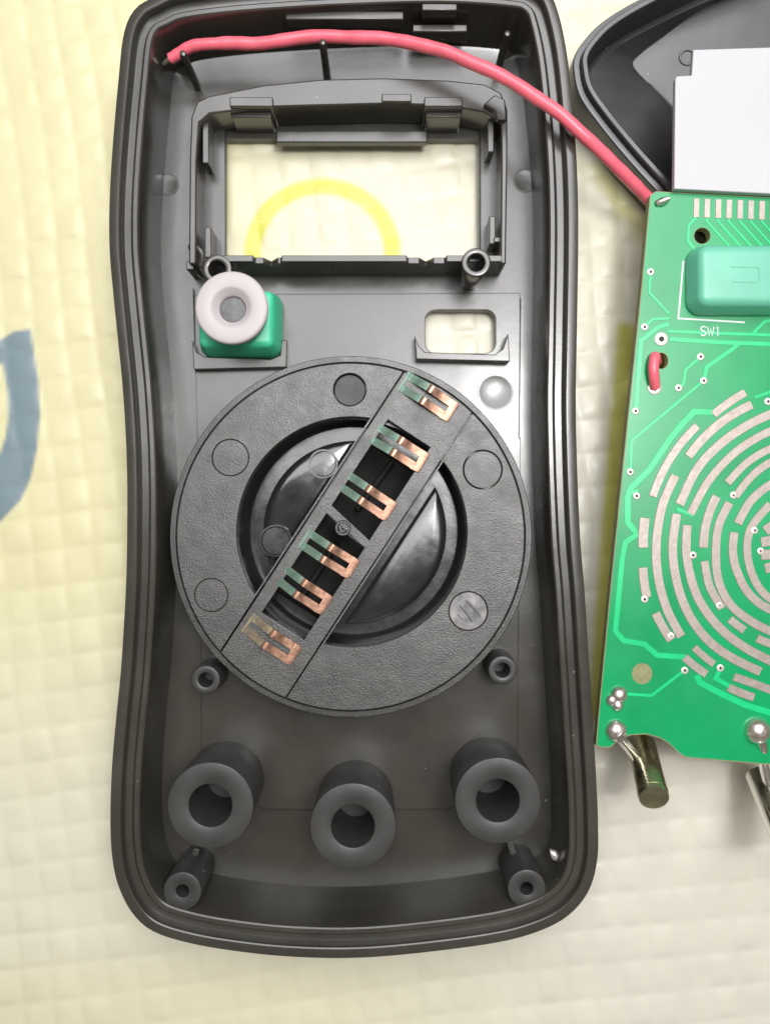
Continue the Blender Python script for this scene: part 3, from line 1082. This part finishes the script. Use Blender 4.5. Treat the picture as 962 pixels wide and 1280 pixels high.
# red wire stub bent over the board
stub = catmull([(*W(823, 450, BZ), BZ - 1.2), (*W(818, 446, BZ + .6), BZ + 0.5), (*W(816, 459, BZ + 1), BZ + 1.0), (*W(817, 474, BZ + .8), BZ + 0.75), (*W(817.5, 484, BZ), BZ + 0.1)], 6, False)
MB().tube(stub, 0.8, 14).build('wire_stub', M_WIRE, board)


def dome(name, px, py, r, h, squash=1.0):
    c = W(px, py, BZ)
    r *= KB
    mb = MB().lathe([(r, BZ - 0.02), (r * 0.97, BZ + h * 0.25), (r * 0.8, BZ + h * 0.62), (r * 0.5, BZ + h * 0.9), (r * 0.2, BZ + h), (0.01, BZ + h)], 28, c)
    return mb.build(name, M_SOLDER, board, smooth=80)


dome('solder_joint', 773, 868, 11, 1.1)
dome('solder_joint', 764, 875, 8, 0.8)
dome('solder_joint', 771, 881, 8, 0.9)
s1 = dome('solder_joint', 769.5, 913, 14, 1.3)
s2 = dome('solder_joint', 945.5, 913, 17, 1.8)


# input jacks: bent leg and closed metal tube
def jack(base, top, r, leg, m, mleg):
    b, t = Vector(base), Vector(top)
    ax = (t - b).normalized()
    pts = [b, t - ax * 0.35, t - ax * 0.06, t]
    o = MB().tube([tuple(p) for p in pts], [r, r, r * 0.97, r * 0.86], 40).build('input_jack', m, board, smooth=40)
    MB().tube(leg, [0.85] * (len(leg) - 1) + [1.2], 14).build('leg', mleg, o)
    # seam line along the tube and a thin collar
    MB().tube([tuple(t - ax * 1.15), tuple(t - ax * 1.0)], r + 0.06, 40).build('collar', m, o)
    return o


jt = (*W(817, 998, 16.0), 16.0)
jb = (*W(801, 932, 6.5), 6.5)
lg = catmull([(*W(771, 916, 13.6), 13.6), (*W(779, 926, 13.2), 13.0), (*W(790, 940, 11.5), 11.2), (*W(799, 952, 9.5), 9.4)], 6, False)
jack(jb, jt, 2.15, lg, M_JACK, M_STEEL)
jt2 = (*W(992, 1068, 16.0), 16.0)
jb2 = (*W(950, 968, 5.5), 5.5)
lg2 = catmull([(*W(948, 920, 13.6), 13.6), (*W(954, 935, 13.0), 12.6), (*W(956, 955, 11), 10.5), (*W(962, 985, 9), 8.8)], 6, False)
jack(jb2, jt2, 2.3, lg2, M_STEEL, M_STEEL)

# push switch on the board
p, q = W(856, 395, BZ), W(1015, 310, BZ)
sw = rrect(p[0], p[1], q[0], q[1], 2.1, 8)
kb = [(0.0, BZ), (0.0, BZ + 0.7), (0.12, BZ + 1.0), (0.6, BZ + 3.0), (0.9, BZ + 3.5), (1.45, BZ + 3.75), (1.9, BZ + 3.8)]
M_GREENK = mat('pale_green_rubber', (0.14, 0.48, 0.34), 0.36, sss=0.1, bump=0.006, scale=1500, var=0.06, vscale=150)
kbt = MB().loft([[(x, y, z) for x, y in (offset(sw, d) if d else sw)] for d, z in kb], True, True).build('switch_button', M_GREENK, board, smooth=55)
zt = BZ + 3.8
for P, w in (([(913, 333), (948, 334)], 2.2), ([(948, 334), (949, 351)], 1.8), ([(915, 352), (945, 353)], 1.5)):
    MB().ribbon(WP(P, zt), w * (H - zt) / F, zt - 0.05, zt + 0.07, 0.03).build('embossed_line', M_GREENK, kbt)


def stroke(P, w, name='print_line'):
    MB().ribbon(WP(P, BZ), w * KB, BZ + 0.002, BZ + 0.03, 0.0).build(name, M_SILK, board)


stroke([(853.5, 326), (847, 398), (930, 403)], 2.0, 'outline_print')


# lettering SW1 as one printed part
def letters():
    mb = MB()
    s_, h = 6.4, 11.0
    gl = {'S': [[(1, .12), (.75, 0), (.3, 0), (.02, .14), (.02, .36), (.3, .48), (.7, .52), (.98, .66), (.98, .86), (.7, 1), (.25, 1), (0, .88)]],
          'W': [[(0, 0), (.25, 1), (.5, .25), (.75, 1), (1, 0)]],
          '1': [[(.25, .2), (.55, 0), (.55, 1)]]}
    x = 875.0
    for ch, wd in (('S', 6.2), ('W', 8.0), ('1', 5.0)):
        for pl in gl[ch]:
            P = [(x + a * wd, 408.5 + b * h + (x - 875) * 0.02) for a, b in pl]
            mb.ribbon(WP(P, BZ), 1.3 * KB, BZ + 0.09, BZ + 0.11, 0.0)
        x += wd + 2.0
    mb.build('lettering', M_SILK, board)


letters()

# ------------------------------------------------------------ white display panel
lp = empty('display_panel', (*W(920, 150, 14), 11.6), 'blank white display panel above the top edge of the green board', 'display')
lcd_px = [(842, 236), (843.5, 98), (846, 95), (864, 94), (866, 62), (962, 59), (1110, 55), (1116, 250), (962, 242)]
MB().prism(WP(lcd_px, 14.2), 13.0, 14.2).build('panel', M_PANEL, lp, bevel=0.12)
MB().prism(WP([(850, 236), (852, 104), (1100, 70), (1104, 248)], 12.2), 11.3, 13.0).build('backing', M_HOLE, lp)

# ------------------------------------------------------------ red wire
wire = empty('red_wire', (*W(228, 62, 9), 9), 'red insulated wire running along the top of the black shell to the board', 'wire')
wp = [(213, 74, 9.2), (226, 65, 9.6), (245, 57, 10.2), (275, 54, 10.4), (310, 55, 10.6), (350, 51, 11), (400, 45.5, 11.4), (450, 47, 12.2), (500, 51, 13.2), (540, 60, 14),
      (580, 74, 14.7), (620, 92, 15.2), (655, 112, 15.5), (690, 136, 15.7), (725, 165, 15.4), (760, 199, 13.8), (790, 228, 11.6), (815, 254, 9.6), (850, 290, 8.6)]
P3 = catmull([(*W(x, y, z), z) for x, y, z in wp], 6, False)
P3 = [(x + 0.05 * math.sin(i * 0.8), y + 0.07 * math.sin(i * 0.55 + 2), z + 0.03 * math.sin(i * 0.9)) for i, (x, y, z) in enumerate(P3)]
rad = [(0.80 if i < 3 else 0.86 if i < 18 else 0.94) * (1 + 0.025 * math.sin(i * 1.7) + 0.02 * math.sin(i * 0.6 + 1)) for i in range(len(P3))]
MB().tube(P3, rad, 18).build('insulation', M_WIRE, wire, smooth=60)
a = W(204, 80, 8.6); b = W(214, 73, 9.2)
MB().tube([(*a, 8.6), ((a[0] + b[0]) / 2, (a[1] + b[1]) / 2 + .1, 8.95), (*b, 9.2)], [0.26, 0.34, 0.38], 10).build('bare_end', M_TIN, wire)

# ------------------------------------------------------------ crumb of solder in the shell
cr = W(692, 1068, 8.5)
bm = bmesh.new()
bmesh.ops.create_icosphere(bm, subdivisions=2, radius=1)
for v in bm.verts:
    k = 1 + random.uniform(-0.16, 0.16)
    v.co = Vector((v.co.x * 0.62 * k, v.co.y * 1.05 * k, v.co.z * 0.6 * k))
    if v.co.y > 0.55:
        v.co.x = v.co.x * 0.45 - 0.25
R_ = Matrix.Rotation(math.radians(22), 3, 'Z')
mb = MB()
bm.verts.index_update()
mb.add([tuple(R_ @ v.co + Vector((*cr, 8.5))) for v in bm.verts], [tuple(v.index for v in f.verts) for f in bm.faces])
bm.free()
crumb = mb.build('solder_crumb', M_VIA, None, origin=(*cr, 7.9), smooth=20)
tag(crumb, 'tiny bright silver crumb of solder stuck inside the lower right corner of the shell', 'crumb')

for o in bpy.data.objects:               # bookkeeping only
    if 'o' in o:
        del o['o']
